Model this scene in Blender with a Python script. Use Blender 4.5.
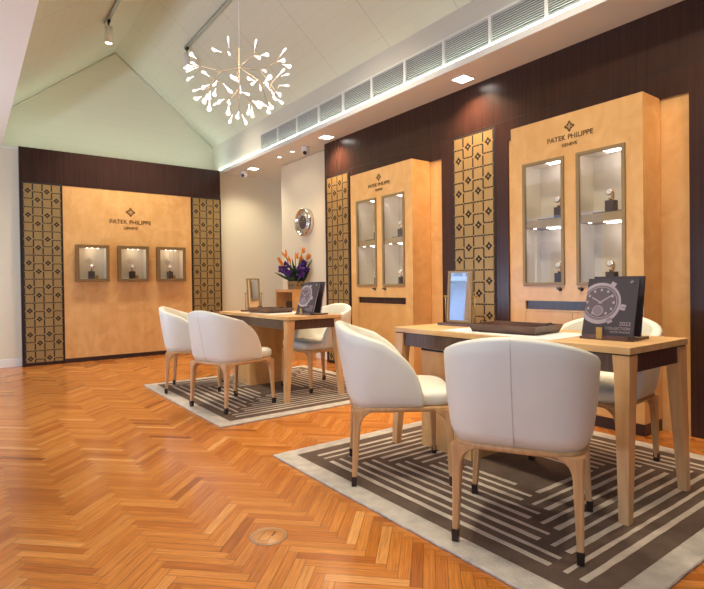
import bpy, bmesh, math, random
from mathutils import Vector, Matrix
D = bpy.data
S = bpy.context.scene
for o in list(D.objects): D.objects.remove(o, do_unlink=True)
COL = S.collection
PI = math.pi

# ------------------------------------------------------------------ camera, world, lights, exposure
cam = D.objects.new('camera', D.cameras.new('camera')); COL.objects.link(cam); S.camera = cam
cam.data.sensor_width = 36; cam.data.lens = 522.184/704*36; cam.data.shift_y = -6.098/704
cam.data.clip_start = .05
yaw, pitch, roll = 0.63768, -0.0096426, -0.0126994
_f = Vector((math.sin(yaw)*math.cos(pitch), math.cos(yaw)*math.cos(pitch), math.sin(pitch)))
_r0 = Vector((math.cos(yaw), -math.sin(yaw), 0)); _u0 = _r0.cross(_f)
_r = math.cos(roll)*_r0 + math.sin(roll)*_u0; _u = -math.sin(roll)*_r0 + math.cos(roll)*_u0
cam.matrix_world = Matrix(((_r.x,_u.x,-_f.x,0),(_r.y,_u.y,-_f.y,0),(_r.z,_u.z,-_f.z,1.04),(0,0,0,1)))

S.view_settings.view_transform = 'Standard'; S.view_settings.look = 'None'
S.view_settings.gamma = 1; S.view_settings.use_curve_mapping = False
S.view_settings.exposure = -0.50

w = D.worlds.new('sky'); S.world = w; w.use_nodes = True
w.node_tree.nodes['Background'].inputs[0].default_value = (.38, .58, 1, 1)
w.node_tree.nodes['Background'].inputs[1].default_value = 3.6

def lamp(name, kind, loc, energy, color, aim=None, **kw):
    l = D.lights.new(name, kind); l.energy = energy; l.color = color
    o = D.objects.new(name, l); COL.objects.link(o); o.location = loc
    if aim is not None:
        o.rotation_euler = (Vector(aim)-Vector(loc)).to_track_quat('-Z', 'Y').to_euler()
    for k, v in kw.items(): setattr(l, k, v)
    return o
WARM = (1, .74, .48); WARM2 = (1, .90, .73); MINT = (.80, 1, .95); DAY = (.68, .8, 1)
def portal(loc, sx, sy, aim):
    o = lamp('daylight_portal', 'AREA', loc, 1, (1,1,1), aim, shape='RECTANGLE', size=sy, size_y=sx)
    o.data.cycles.is_portal = True
portal((-1.72, 6.0, 1.45), 1.7, 2.8, (5, 6.0, 1.45))
portal((-1.72, 1.6, 1.45), 1.7, 3.4, (5, 1.6, 1.45))
portal((-.1, -2.62, 1.4), 2.3, 1.4, (-.1, 5, 1.4))
# cove strips hidden on the ledges
for x, e in ((3.443, 14), (.398, 14)):
    lamp('cove_strip_light', 'AREA', (x, 3.2, 2.948), e, MINT, None, shape='RECTANGLE', size=.02, size_y=10.4).rotation_euler = (PI, 0, 0)
lamp('gable_strip_light', 'AREA', (1.92, 8.3, 2.93), 9, MINT, None, shape='RECTANGLE', size=2.9, size_y=.05).rotation_euler = (PI, 0, 0)
# a pair near the modelled track heads, the rest added as fixtureless room fill
for (x, y, ax, ay, az, e, blend) in ((1.5,7.1, 1.7,8.04,1.2, 260,.8), (2.35,7.1, 2.2,8.04,1.2, 230,.8), (2.42,5.0, 2.45,4.7,.7, 230,.7),
        (1.4,4.6, 2.3,4.4,.4, 200,.9), (2.42,2.6, 2.45,1.9,.7, 200,.8), (1.4,2.2, 2.2,1.6,.3, 200,.9), (1.4,3.6, 3.6,4.3,1.3, 330,.8), (1.4,1.2, 3.6,2.1,1.3, 330,.8),
        (1.4,.6, .8,3.0,0, 260,1), (2.4,7.2, 3.9,6.9,1.1, 110,.9), (1.4,5.6, .6,5.8,0, 200,1),(2.4,.4, 2.2,1.3,.3, 150,1)):
    lamp('track_and_fill_spot', 'SPOT', (x, y, 4.02), e, WARM2, (ax, ay, az), spot_size=1.25, spot_blend=blend, shadow_soft_size=.12)
# downlights of the soffit
for (x, y, e) in ((3.67,5.42,190), (3.65,3.20,190), (3.66,.95,120), (3.70,7.55,110), (3.678,6.683,9), (3.676,6.307,9)):
    lamp('downlight_beam', 'SPOT', (x, y, 2.868), e, (1,.66,.42) if x<3.675 else WARM2, (x+.03, y, 0), spot_size=2.3, spot_blend=.9, shadow_soft_size=.04)
# added lamps outside the side windows, aimed up to light the soffit like daylight
for y, e in ((6.0, 150), (1.6, 75)):
    lamp('window_fill_lamp', 'AREA', (-1.9, y, .8), e, (.55,.72,1), (.6, y, 2.9), shape='RECTANGLE', size=2.6, size_y=.3)
# downlights of the side soffit by the windows
for y in (.8, 3.4, 6.0):
    lamp('downlight_beam', 'SPOT', (-.5, y, 2.86), 60, WARM2, (-.5, y, 0), spot_size=2.4, spot_blend=.9, shadow_soft_size=.06)

# ------------------------------------------------------------------ helpers
def tag(o, label=None, cat=None, group=None, kind=None):
    if label: o['label'] = label
    if cat: o['category'] = cat
    if group: o['group'] = group
    if kind: o['kind'] = kind
    return o
def thing(name, label, cat, loc=(0,0,0), rz=0, group=None):
    o = D.objects.new(name, None); COL.objects.link(o); o.location = loc; o.rotation_euler = (0,0,rz)
    o.empty_display_size = .1
    return tag(o, label, cat, group)
class MB:
    def __init__(s): s.bm = bmesh.new()
    def face(s, pts, m=0, smooth=False):
        vs = [s.bm.verts.new(p) for p in pts]
        f = s.bm.faces.new(vs); f.material_index = m; f.smooth = smooth; return f
    def box(s, x0, x1, y0, y1, z0, z1, m=0, M=None):
        c = [Vector((x, y, z)) for z in (z0, z1) for (x, y) in ((x0,y0),(x1,y0),(x1,y1),(x0,y1))]
        if M is not None: c = [M @ p for p in c]
        v = [s.bm.verts.new(p) for p in c]
        for q in ((0,3,2,1),(4,5,6,7),(0,1,5,4),(1,2,6,5),(2,3,7,6),(3,0,4,7)):
            f = s.bm.faces.new([v[i] for i in q]); f.material_index = m
        return s
    def loft(s, rings, m=0, smooth=True, caps=True, closed=True):
        R = [[s.bm.verts.new(p) for p in r] for r in rings]
        n = len(R[0])
        for a, b in zip(R, R[1:]):
            for i in range(n if closed else n-1):
                j = (i+1) % n
                f = s.bm.faces.new((a[i], a[j], b[j], b[i])); f.material_index = m; f.smooth = smooth
        if caps and closed:
            for r, rev in ((R[0], True), (R[-1], False)):
                f = s.bm.faces.new(list(reversed(r)) if rev else r); f.material_index = m; f.smooth = False
        return s
    def tube(s, pts, r, n=8, m=0):
        pts = [Vector(p) for p in pts]; rad = r if isinstance(r, (list, tuple)) else [r]*len(pts)
        rings = []
        up = None
        for i, p in enumerate(pts):
            t = (pts[min(i+1, len(pts)-1)]-pts[max(i-1, 0)]).normalized()
            if up is None: up = Vector((0,0,1)) if abs(t.z) < .9 else Vector((1,0,0))
            a = t.cross(up).normalized(); b = t.cross(a).normalized(); up = -b if False else up
            rings.append([p + rad[i]*(math.cos(k*2*PI/n)*a + math.sin(k*2*PI/n)*b) for k in range(n)])
        return s.loft(rings, m)
    def lathe(s, prof, c=(0,0,0), axis='Z', n=24, m=0, M=None):
        rings = []
        for r, h in prof:
            ring = []
            for k in range(n):
                a = 2*PI*k/n; x, y = max(r,1e-4)*math.cos(a), max(r,1e-4)*math.sin(a)
                p = {'Z': Vector((x, y, h)), 'X': Vector((h, x, y)), 'Y': Vector((y, h, x))}[axis] + Vector(c)
                ring.append(M @ p if M is not None else p)
            rings.append(ring)
        return s.loft(rings, m)
    def build(s, name, mats, parent=None, bevel=0, seg=2, kind=None, subsurf=0):
        bmesh.ops.recalc_face_normals(s.bm, faces=s.bm.faces)
        me = D.meshes.new(name); s.bm.to_mesh(me); s.bm.free()
        for m in (mats if isinstance(mats, (list, tuple)) else [mats]): me.materials.append(m)
        o = D.objects.new(name, me); COL.objects.link(o)
        if parent: o.parent = parent
        if kind: o['kind'] = kind
        if bevel:
            b = o.modifiers.new('bevel', 'BEVEL'); b.width = bevel; b.segments = seg; b.limit_method = 'ANGLE'; b.angle_limit = .6
        if subsurf:
            b = o.modifiers.new('subsurf', 'SUBSURF'); b.levels = b.render_levels = subsurf
        return o
def struct(name, mb, mats, **k): return mb.build(name, mats, None, kind='structure', **k)
def holes_panel(mb, x0, x1, z0, z1, y0, y1, holes, m=0):
    xs = sorted({x0, x1, *[h[0] for h in holes], *[h[1] for h in holes]})
    zs = sorted({z0, z1, *[h[2] for h in holes], *[h[3] for h in holes]})
    for i in range(len(xs)-1):
        k = 0
        while k < len(zs)-1:
            def free(k):
                cx, cz = (xs[i]+xs[i+1])/2, (zs[k]+zs[k+1])/2
                return not any(h[0] < cx < h[1] and h[2] < cz < h[3] for h in holes)
            if not free(k): k += 1; continue
            e = k
            while e+1 < len(zs)-1 and free(e+1): e += 1
            mb.box(xs[i], xs[i+1], y0, y1, zs[k], zs[e+1], m); k = e+1
def text(s, size, mat, parent, loc, rot, name='lettering', depth=.002, align='CENTER', xs=1.0):
    cu = D.curves.new('t', 'FONT'); cu.body = s; cu.size = size; cu.extrude = depth; cu.align_x = align; cu.space_character = 1.02
    t = D.objects.new('t', cu); COL.objects.link(t)
    me = D.meshes.new_from_object(t); D.objects.remove(t, do_unlink=True)
    me.transform(Matrix.Diagonal((xs, 1, 1, 1))); me.materials.clear(); me.materials.append(mat)
    o = D.objects.new(name, me); COL.objects.link(o); o.parent = parent; o.location = loc; o.rotation_euler = rot
    return o
def copy_tree(o, parent=None):
    c = o.copy(); COL.objects.link(c); c.parent = parent
    for ch in o.children: copy_tree(ch, c)
    return c

# ------------------------------------------------------------------ materials
def srgb(r, g, b):
    f = lambda c: (c/255/12.92) if c/255 <= .04045 else ((c/255+.055)/1.055)**2.4
    return (f(r), f(g), f(b), 1)
def mat(name, col, rough=.5, metal=0, bump=0, bscale=50, var=0, vscale=8, emit=None, estr=0, coat=0, spec=.5):
    m = D.materials.new(name); m.use_nodes = True; nt = m.node_tree; b = nt.nodes['Principled BSDF']
    b.inputs['Base Color'].default_value = col; b.inputs['Roughness'].default_value = rough; b.inputs['Metallic'].default_value = metal
    b.inputs['Coat Weight'].default_value = coat; b.inputs['Specular IOR Level'].default_value = spec
    if emit: b.inputs['Emission Color'].default_value = emit; b.inputs['Emission Strength'].default_value = estr
    tc = nt.nodes.new('ShaderNodeTexCoord')
    if var:
        n = nt.nodes.new('ShaderNodeTexNoise'); n.inputs['Scale'].default_value = vscale; n.inputs['Detail'].default_value = 4
        nt.links.new(tc.outputs['Object'], n.inputs['Vector'])
        r = nt.nodes.new('ShaderNodeValToRGB'); r.color_ramp.elements[0].position = .3; r.color_ramp.elements[1].position = .7
        r.color_ramp.elements[0].color = tuple(c*(1-var) for c in col[:3])+(1,); r.color_ramp.elements[1].color = tuple(min(1, c*(1+var)) for c in col[:3])+(1,)
        nt.links.new(n.outputs['Fac'], r.inputs['Fac']); nt.links.new(r.outputs['Color'], b.inputs['Base Color'])
    if bump:
        n = nt.nodes.new('ShaderNodeTexNoise'); n.inputs['Scale'].default_value = bscale; n.inputs['Detail'].default_value = 3
        nt.links.new(tc.outputs['Object'], n.inputs['Vector'])
        bp = nt.nodes.new('ShaderNodeBump'); bp.inputs['Strength'].default_value = bump; bp.inputs['Distance'].default_value = .01
        nt.links.new(n.outputs['Fac'], bp.inputs['Height']); nt.links.new(bp.outputs['Normal'], b.inputs['Normal'])
    return m
def wood(name, c1, c2, scale=(30,30,2), rough=.35, coat=0, fig=0, detail=5, spec=.5):
    """straight grain: noise stretched along one axis, optional cross figure"""
    m = D.materials.new(name); m.use_nodes = True; nt = m.node_tree; b = nt.nodes['Principled BSDF']
    b.inputs['Roughness'].default_value = rough; b.inputs['Coat Weight'].default_value = coat; b.inputs['Specular IOR Level'].default_value = spec
    tc = nt.nodes.new('ShaderNodeTexCoord'); mp = nt.nodes.new('ShaderNodeMapping'); mp.inputs['Scale'].default_value = scale
    nt.links.new(tc.outputs['Object'], mp.inputs['Vector'])
    n = nt.nodes.new('ShaderNodeTexNoise'); n.inputs['Scale'].default_value = 1; n.inputs['Detail'].default_value = detail; n.inputs['Distortion'].default_value = .4
    nt.links.new(mp.outputs['Vector'], n.inputs['Vector'])
    fac = n.outputs['Fac']
    if fig:
        n2 = nt.nodes.new('ShaderNodeTexNoise'); n2.inputs['Scale'].default_value = 5; n2.inputs['Detail'].default_value = 6; n2.inputs['Distortion'].default_value = 1.5
        nt.links.new(tc.outputs['Object'], n2.inputs['Vector'])
        mx = nt.nodes.new('ShaderNodeMix'); mx.inputs['Factor'].default_value = fig
        nt.links.new(fac, mx.inputs[2]); nt.links.new(n2.outputs['Fac'], mx.inputs[3]); fac = mx.outputs[0]
    r = nt.nodes.new('ShaderNodeValToRGB'); r.color_ramp.elements[0].position = .33; r.color_ramp.elements[1].position = .67
    r.color_ramp.elements[0].color = c1; r.color_ramp.elements[1].color = c2
    nt.links.new(fac, r.inputs['Fac']); nt.links.new(r.outputs['Color'], b.inputs['Base Color'])
    return m
def boards(name, col, axis, period, seam=None, axis2=None, period2=1, off2=0, rough=.5):
    """painted boarding: fine grooves every period along an axis"""
    m = D.materials.new(name); m.use_nodes = True; nt = m.node_tree; b = nt.nodes['Principled BSDF']; b.inputs['Roughness'].default_value = rough
    tc = nt.nodes.new('ShaderNodeTexCoord'); sp = nt.nodes.new('ShaderNodeSeparateXYZ'); nt.links.new(tc.outputs['Object'], sp.inputs[0])
    def groove(ax, per, off, width):
        a = nt.nodes.new('ShaderNodeMath'); a.operation = 'ADD'; a.inputs[1].default_value = 50*per-off; nt.links.new(sp.outputs[ax], a.inputs[0])
        d = nt.nodes.new('ShaderNodeMath'); d.operation = 'MODULO'; d.inputs[1].default_value = per; nt.links.new(a.outputs[0], d.inputs[0])
        c = nt.nodes.new('ShaderNodeMath'); c.operation = 'LESS_THAN'; c.inputs[1].default_value = width; nt.links.new(d.outputs[0], c.inputs[0])
        return c.outputs[0]
    mx = nt.nodes.new('ShaderNodeMix'); mx.data_type = 'RGBA'; mx.inputs['A'].default_value = col; mx.inputs['B'].default_value = tuple(c*.93 for c in col[:3])+(1,)
    nt.links.new(groove(axis, period, 0, .006), mx.inputs['Factor']); out = mx.outputs['Result']
    if axis2:
        m2 = nt.nodes.new('ShaderNodeMix'); m2.data_type = 'RGBA'; m2.inputs['B'].default_value = tuple(c*.8 for c in col[:3])+(1,)
        nt.links.new(out, m2.inputs['A']); nt.links.new(groove(axis2, period2, off2, .012), m2.inputs['Factor']); out = m2.outputs['Result']
    nt.links.new(out, b.inputs['Base Color'])
    return m
def glassmat(name, k=1.0, tint=(1,1,1,1), base=0.0):
    m = D.materials.new(name); m.use_nodes = True; nt = m.node_tree; nt.nodes.remove(nt.nodes['Principled BSDF'])
    out = nt.nodes['Material Output']; t = nt.nodes.new('ShaderNodeBsdfTransparent'); t.inputs[0].default_value = tint
    g = nt.nodes.new('ShaderNodeBsdfGlossy'); g.inputs['Roughness'].default_value = .01
    f = nt.nodes.new('ShaderNodeMath'); f.operation = 'POWER'; f.inputs[1].default_value = 5
    lw = nt.nodes.new('ShaderNodeLayerWeight'); lw.inputs['Blend'].default_value = .5; nt.links.new(lw.outputs['Facing'], f.inputs[0]); base = .045*k
    mu = nt.nodes.new('ShaderNodeMath'); mu.operation = 'MULTIPLY_ADD'; mu.inputs[1].default_value = k; mu.inputs[2].default_value = base; mu.use_clamp = True
    nt.links.new(f.outputs[0], mu.inputs[0])
    x = nt.nodes.new('ShaderNodeMixShader'); nt.links.new(mu.outputs[0], x.inputs[0]); nt.links.new(t.outputs[0], x.inputs[1]); nt.links.new(g.outputs[0], x.inputs[2])
    nt.links.new(x.outputs[0], out.inputs[0]); return m
def floormat():
    m = D.materials.new('herringbone_parquet'); m.use_nodes = True; nt = m.node_tree; b = nt.nodes['Principled BSDF']
    at = nt.nodes.new('ShaderNodeAttribute'); at.attribute_name = 'plank'
    uv = nt.nodes.new('ShaderNodeUVMap'); uv.uv_map = 'UVMap'
    sp = nt.nodes.new('ShaderNodeSeparateColor'); nt.links.new(at.outputs['Color'], sp.inputs[0])
    mp = nt.nodes.new('ShaderNodeMapping'); mp.inputs['Scale'].default_value = (7, 160, 1); nt.links.new(uv.outputs[0], mp.inputs['Vector'])
    ofs = nt.nodes.new('ShaderNodeCombineXYZ'); 
    k = nt.nodes.new('ShaderNodeMath'); k.operation = 'MULTIPLY'; k.inputs[1].default_value = 90; nt.links.new(sp.outputs[1], k.inputs[0]); nt.links.new(k.outputs[0], ofs.inputs[2])
    nt.links.new(ofs.outputs[0], mp.inputs['Location'])
    n = nt.nodes.new('ShaderNodeTexNoise'); n.inputs['Scale'].default_value = 1; n.inputs['Detail'].default_value = 4; n.inputs['Distortion'].default_value = .6
    nt.links.new(mp.outputs[0], n.inputs['Vector'])
    r = nt.nodes.new('ShaderNodeValToRGB'); e = r.color_ramp.elements
    e[0].position = 0; e[0].color = srgb(*F0); e[1].position = 1; e[1].color = srgb(*F4)
    for p, c in ((.2, F1), (.5, F2), (.8, F3)):
        q = e.new(p); q.color = srgb(*c)
    nt.links.new(sp.outputs[0], r.inputs['Fac'])
    g = nt.nodes.new('ShaderNodeMapRange'); g.inputs[1].default_value = .3; g.inputs[2].default_value = .7; g.inputs[3].default_value = .70; g.inputs[4].default_value = 1.18
    nt.links.new(n.outputs['Fac'], g.inputs[0])
    mu = nt.nodes.new('ShaderNodeMix'); mu.data_type = 'RGBA'; mu.blend_type = 'MULTIPLY'; mu.inputs['Factor'].default_value = 1
    cc = nt.nodes.new('ShaderNodeCombineColor'); [nt.links.new(g.outputs[0], cc.inputs[i]) for i in range(3)]
    nt.links.new(r.outputs[0], mu.inputs['A']); nt.links.new(cc.outputs[0], mu.inputs['B'])
    nt.links.new(mu.outputs['Result'], b.inputs['Base Color'])
    b.inputs['Roughness'].default_value = .2; b.inputs['Specular IOR Level'].default_value = .5
    return m
F0, F1, F2, F3, F4 = (148,80,30), (182,104,42), (202,124,52), (214,140,68), (230,168,98)
M = dict(
 floor=floormat(),
 wall=mat('cream_painted_wall', srgb(230,218,188), .6, var=.02, vscale=1.5),
 slope=boards('painted_ceiling_boards', srgb(206,202,178), 'X', .105, axis2='Y', period2=.9, off2=.37),
 gable=boards('painted_gable_boards', srgb(222,216,192), 'Z', .16),
 fascia=boards('painted_fascia_boards', srgb(222,216,200), 'Z', .115),
 white=mat('white_paint', srgb(236,232,222), .45),
 soffit=mat('soffit_plaster', srgb(230,222,202), .6),
 dark=wood('dark_wenge_veneer', srgb(50,30,24), srgb(62,38,31), (60,60,1.6), .27, spec=.4),
 darkflat=mat('dark_wenge_plinth', srgb(48,28,26), .4),
 maple=wood('honey_maple_veneer', srgb(212,156,90), srgb(230,182,118), (9,9,1.6), .3, fig=.6),
 desk=wood('light_desk_wood', srgb(206,160,102), srgb(232,192,138), (26,3,26), .35, fig=.2),
 deskleg=wood('light_desk_leg_wood', srgb(206,156,100), srgb(226,180,126), (30,30,3), .35, fig=.2),
 apron=wood('brown_desk_apron_wood', srgb(74,50,42), srgb(98,70,58), (60,60,3), .4),
 beech=wood('beech_chair_wood', srgb(194,144,92), srgb(214,166,112), (40,40,4), .35),
 leather=mat('cream_leather', srgb(230,226,209), .42, bump=.04, bscale=260, var=.02),
 cap=mat('bronze_foot_cap', srgb(62,52,46), .35, metal=.6),
 gold=mat('antique_gold_plate', srgb(156,128,78), .42, metal=.2, var=.08, vscale=5),
 slot=mat('dark_cutout', srgb(24,14,10), .6),
 brass=mat('dull_bronze_frame', srgb(146,120,80), .4, metal=.1),
 shelf=mat('olive_shelf_edge', srgb(164,140,100), .5),
 bronze_case=mat('bronze_case_frame', srgb(128,98,58), .45, metal=.1),
 niche=mat('cream_niche_lining', srgb(226,214,190), .6),
 glass=glassmat('cabinet_glass', 3.0),
 paneglass=glassmat('window_glass', 1.0),
 mirror=mat('mirror_glass', (.9,.9,.92,1), .02, metal=1),
 led=mat('cool_led_bar', (1,1,1,1), .4, emit=(.86,.9,1,1), estr=9),
 spot=mat('lit_lamp_face', (1,1,1,1), .4, emit=(1,.93,.82,1), estr=14),
 bulb=mat('glowing_bulb', (1,1,1,1), .4, emit=(1,.93,.86,1), estr=2.2),
 copper=mat('copper_wire', srgb(190,158,128), .35, metal=.3),
 letter=mat('bronze_lettering', srgb(104,76,38), .45, metal=.2),
 rugcream=mat('cream_rug_pile', srgb(196,186,170), .95, bump=.6, bscale=120, var=.16, vscale=14, spec=.1),
 rugbrown=mat('brown_rug_pile', srgb(106,88,74), .9, bump=.6, bscale=120, var=.16, vscale=9, spec=.2),
 rugline=mat('ivory_rug_pile', srgb(206,192,172), .95, bump=.6, bscale=120, var=.10, vscale=16, spec=.1),
 tray=wood('dark_tray_wood', srgb(74,48,38), srgb(104,72,58), (40,4,40), .3),
 pad=mat('white_leather_pad', srgb(240,238,230), .4),
 black=mat('black_plastic', srgb(26,24,26), .35),
 cover=mat('charcoal_book_cover', srgb(62,54,58), .35),
 print1=mat('grey_print', srgb(122,108,112), .4), print2=mat('pale_print', srgb(160,146,150), .4), print3=mat('dark_print', srgb(90,78,82), .4),
 paper=mat('page_edges', srgb(206,196,190), .6),
 brassy=mat('brass_plate', srgb(176,136,66), .35, metal=.6),
 steel=mat('polished_steel', srgb(220,214,206), .15, metal=1),
 rosegold=mat('rose_gold', srgb(226,180,140), .2, metal=1),
 dial=mat('pale_watch_dial', srgb(240,238,234), .3),
 stand=mat('dark_watch_block', srgb(58,44,40), .4),
 petal=mat('orange_petal', srgb(238,138,40), .5), purple=mat('purple_petal', srgb(88,40,136), .6, var=.3, vscale=40), violet=mat('blue_spike_petal', srgb(150,60,90), .5),
 leaf=mat('dark_green_leaf', srgb(52,86,38), .5, var=.25, vscale=20), moss=mat('deep_green_foliage', srgb(40,66,34), .6, var=.3, vscale=30),
 grey=mat('aluminium_track', srgb(170,168,160), .4, metal=.5),
 louvre=mat('pale_louvre', srgb(212,206,190), .5),
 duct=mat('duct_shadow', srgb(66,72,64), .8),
 clockface=mat('silver_clock_ring', srgb(214,204,184), .3, metal=.4), clockdark=mat('clock_dark_centre', srgb(92,78,68), .5, var=.3, vscale=60),
 facade=mat('pale_facade', srgb(214,216,222), .7), tile=mat('pavement', srgb(205,205,205), .8),
 sock=wood('floor_box_wood', srgb(206,140,80), srgb(222,158,96), (3,60,3), .35),
)
XW = 3.837; ZT = 2.878; YB = 8.044

# ------------------------------------------------------------------ structure
def build_floor():
    L, W = .302, .302/6.83
    x_off, y_off = .809, 1.411
    mb = bmesh.new(); uvl = mb.loops.layers.uv.new('UVMap'); col = mb.loops.layers.float_color.new('plank')
    X0, X1, Y0, Y1 = -1.62, 5.3, -2.62, 8.3
    rnd = random.Random(7); g = .0007
    base = [mb.verts.new(p) for p in ((X0,Y0,-.004),(X1,Y0,-.004),(X1,Y1,-.004),(X0,Y1,-.004))]
    bf = mb.faces.new(base); bf.material_index = 1
    s2 = math.sqrt(2)
    for k in range(-170, 190):
        for j in range(-18, 22):
            for vert in (0, 1):
                if not vert: a0, b0, a1, b1 = k*W+j*L, k*W-j*L, k*W+j*L+L, k*W-j*L+W
                else: a0, b0, a1, b1 = k*W+L+j*L, (k+1)*W-L-j*L, k*W+L+j*L+W, (k+1)*W-j*L
                ca, cb = (a0+a1)/2, (b0+b1)/2
                cx, cy = (ca-cb)/s2+x_off, (ca+cb)/s2+y_off
                if not (X0-.2 < cx < X1+.2 and Y0-.2 < cy < Y1+.2): continue
                pts = []
                for a, b in ((a0+g,b0+g),(a1-g,b0+g),(a1-g,b1-g),(a0+g,b1-g)):
                    pts.append((min(X1,max(X0,(a-b)/s2+x_off)), min(Y1,max(Y0,(a+b)/s2+y_off)), 0))
                try: f = mb.faces.new([mb.verts.new(p) for p in pts])
                except ValueError: continue
                c = min(1, max(0, rnd.gauss(.5, .17))); c2 = rnd.random()
                uvs = ((0,0),(L,0),(L,W),(0,W)) if not vert else ((0,0),(0,W),(L,W),(L,0))
                for lp, q in zip(f.loops, uvs):
                    lp[uvl].uv = (q[0]+c2*7, q[1]+c2*3); lp[col] = (c, c2, 0, 1)
    me = D.meshes.new('floor'); mb.to_mesh(me); mb.free(); me.materials.append(M['floor']); me.materials.append(M['slot'])
    o = D.objects.new('floor', me); COL.objects.link(o); o['kind'] = 'structure'
build_floor()

b = MB(); b.box(-1.6, 5.2, 8.14, 8.24, 0, ZT); struct('wall_back', b, M['wall'])
b = MB()
b.face([(.30,8.65,2.86),(3.54,8.65,2.86),(3.54,8.65,3.335),(1.92,8.65,4.652),(.30,8.65,3.335)])
b.face([(.30,8.75,2.86),(3.54,8.75,2.86),(3.54,8.75,3.335),(1.92,8.75,4.652),(.30,8.75,3.335)]); struct('wall_gable', b, M['gable'])
b = MB(); b.box(.28, 3.56, 8.138, 8.72, 2.86, ZT+.003); struct('trim_1', b, M['white'])
def slope(x0, z0, x1, z1):
    b = MB()
    for dz in (0, .08): b.face([(x0,-2.6,z0+dz),(x1,-2.6,z1+dz),(x1,8.66,z1+dz),(x0,8.66,z0+dz)])
    return b
b = slope(3.46, 3.40, 1.92, 4.652); c = slope(.38, 3.40, 1.92, 4.652)
struct('ceiling', b, M['slope']); struct('ceiling_left', c, M['slope'])
# small ridge and edge mouldings
for i, (x0, z0, x1, z1) in enumerate(((3.46,3.40,1.92,4.652), (.38,3.40,1.92,4.652))):
    b = MB(); b.tube([(x0, 8.63, z0-.02), (x1, 8.64, z1-.012)], .011, 6); struct('trim_%d' % (3+i), b, M['gable'])
# right bulkhead face with the grille opening, soffit, fascia
b = MB(); GY = [6.836-.512*i for i in range(15)]
b.box(3.46, 3.50, -2.6, 8.65, 3.205, 3.42); b.box(3.46, 3.50, 6.836, 8.65, 2.90, 3.205); b.box(3.46, 3.50, -2.6, 6.836, 2.90, 2.955)
b.box(3.46, 3.50, -2.6, GY[-1], 2.955, 3.205)
struct('wall_right_bulkhead', b, M['fascia'])
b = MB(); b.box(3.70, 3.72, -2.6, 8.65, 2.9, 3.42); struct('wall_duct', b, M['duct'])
b = MB(); b.box(3.43, 5.2, -2.6, 8.15, ZT, 2.915); struct('ceiling_soffit', b, M['soffit'])
b = MB(); b.box(3.415, 3.43, -2.6, 8.15, ZT-.002, 2.925); b.box(3.43, 3.46, -2.6, 8.15, 2.915, 2.94); struct('trim_5', b, M['white'], bevel=.003)
b = MB(); b.box(-1.6, .41, -2.6, 8.15, ZT, 2.915); struct('ceiling_soffit_left', b, M['soffit'])
b = MB(); b.box(.34, .38, -2.6, 8.65, 2.90, 3.42); struct('wall_left_bulkhead', b, M['fascia'])
# right wall: cream part by the clock, alcove, dark cladding
b = MB(); b.box(3.97, 4.9, -2.6, 7.19, 0, ZT); struct('wall_right', b, M['wall'], bevel=.03, seg=4)
b = MB(); b.box(5.15, 5.2, 7.0, 8.2, 0, ZT); struct('wall_alcove', b, M['wall'])
# dark cladding with openings for two cabinet recesses (local x = -Y)
REC = ((3.655, 5.085), (1.438, 2.864))
b = MB(); ys = [(-2.6, 1.438), (2.864, 3.655), (5.085, 5.752)]
for y0, y1 in ys: b.box(XW, 3.965, y0, y1, 0, ZT)
for y0, y1 in REC: b.box(XW, 3.965, y0, y1, 2.272, ZT)
struct('trim_6', b, M['dark'])
b = MB(); b.box(XW-.0008, XW+.002, -2.6, 5.75, 2.449, 2.453)
for yy in (5.085, 3.655): b.box(XW-.0008, XW+.002, yy-.001, yy+.001, 2.27, 2.45)
struct('trim_7', b, M['slot'])
b = MB()
for y0, y1 in REC: b.box(3.855, 3.965, y0, y1, .0, 2.272)
struct('trim_8', b, M['maple'])
# back feature surround of dark veneer
b = MB(); holes_panel(b, .588, 3.335, 0, ZT+.004, YB, 8.138, [(1.083, 2.85, .0, 2.418)]); struct('trim_9', b, M['dark'])
b = MB(); b.box(1.083, 2.85, YB+.004, 8.138, 0, .06); struct('trim_10', b, M['darkflat'])
# baseboards
b = MB(); b.box(-1.6, .588, 8.122, 8.14, 0, .11); b.box(3.335, 5.15, 8.122, 8.14, 0, .11); struct('baseboard_back', b, M['white'], bevel=.004)
b = MB(); b.box(3.952, 3.97, 5.752, 7.19, 0, .11); struct('baseboard_right', b, M['white'], bevel=.004)
# left wall with two shop windows, front wall with glazing
WL = [(4.6, 7.4), (-.1, 3.3)]
b = MB()
Mx = Matrix.Rotation(PI/2, 4, 'Z')
for (y0, y1, z0, z1) in ((-2.6,8.2,0,.6),(-2.6,8.2,2.3,ZT),(-2.6,-.1,.6,2.3),(3.3,4.6,.6,2.3),(7.4,8.2,.6,2.3)): b.box(-1.7, -1.6, y0, y1, z0, z1)
struct('wall_left', b, M['wall'])
b = MB()
for (x0, x1, z0, z1) in ((-1.7,-.8,0,ZT),(.6,5.2,0,ZT+.3),(-.8,.6,2.55,ZT+.3),(-.8,.6,0,.25)): b.box(x0, x1, -2.6, -2.5, z0, z1)
struct('wall_front', b, M['wall'])
b = MB(); b.face([(.3,-2.55,2.86),(3.54,-2.55,2.86),(3.54,-2.55,3.335),(1.92,-2.55,4.652),(.3,-2.55,3.335)]); struct('wall_front_gable', b, M['gable'])
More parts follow.
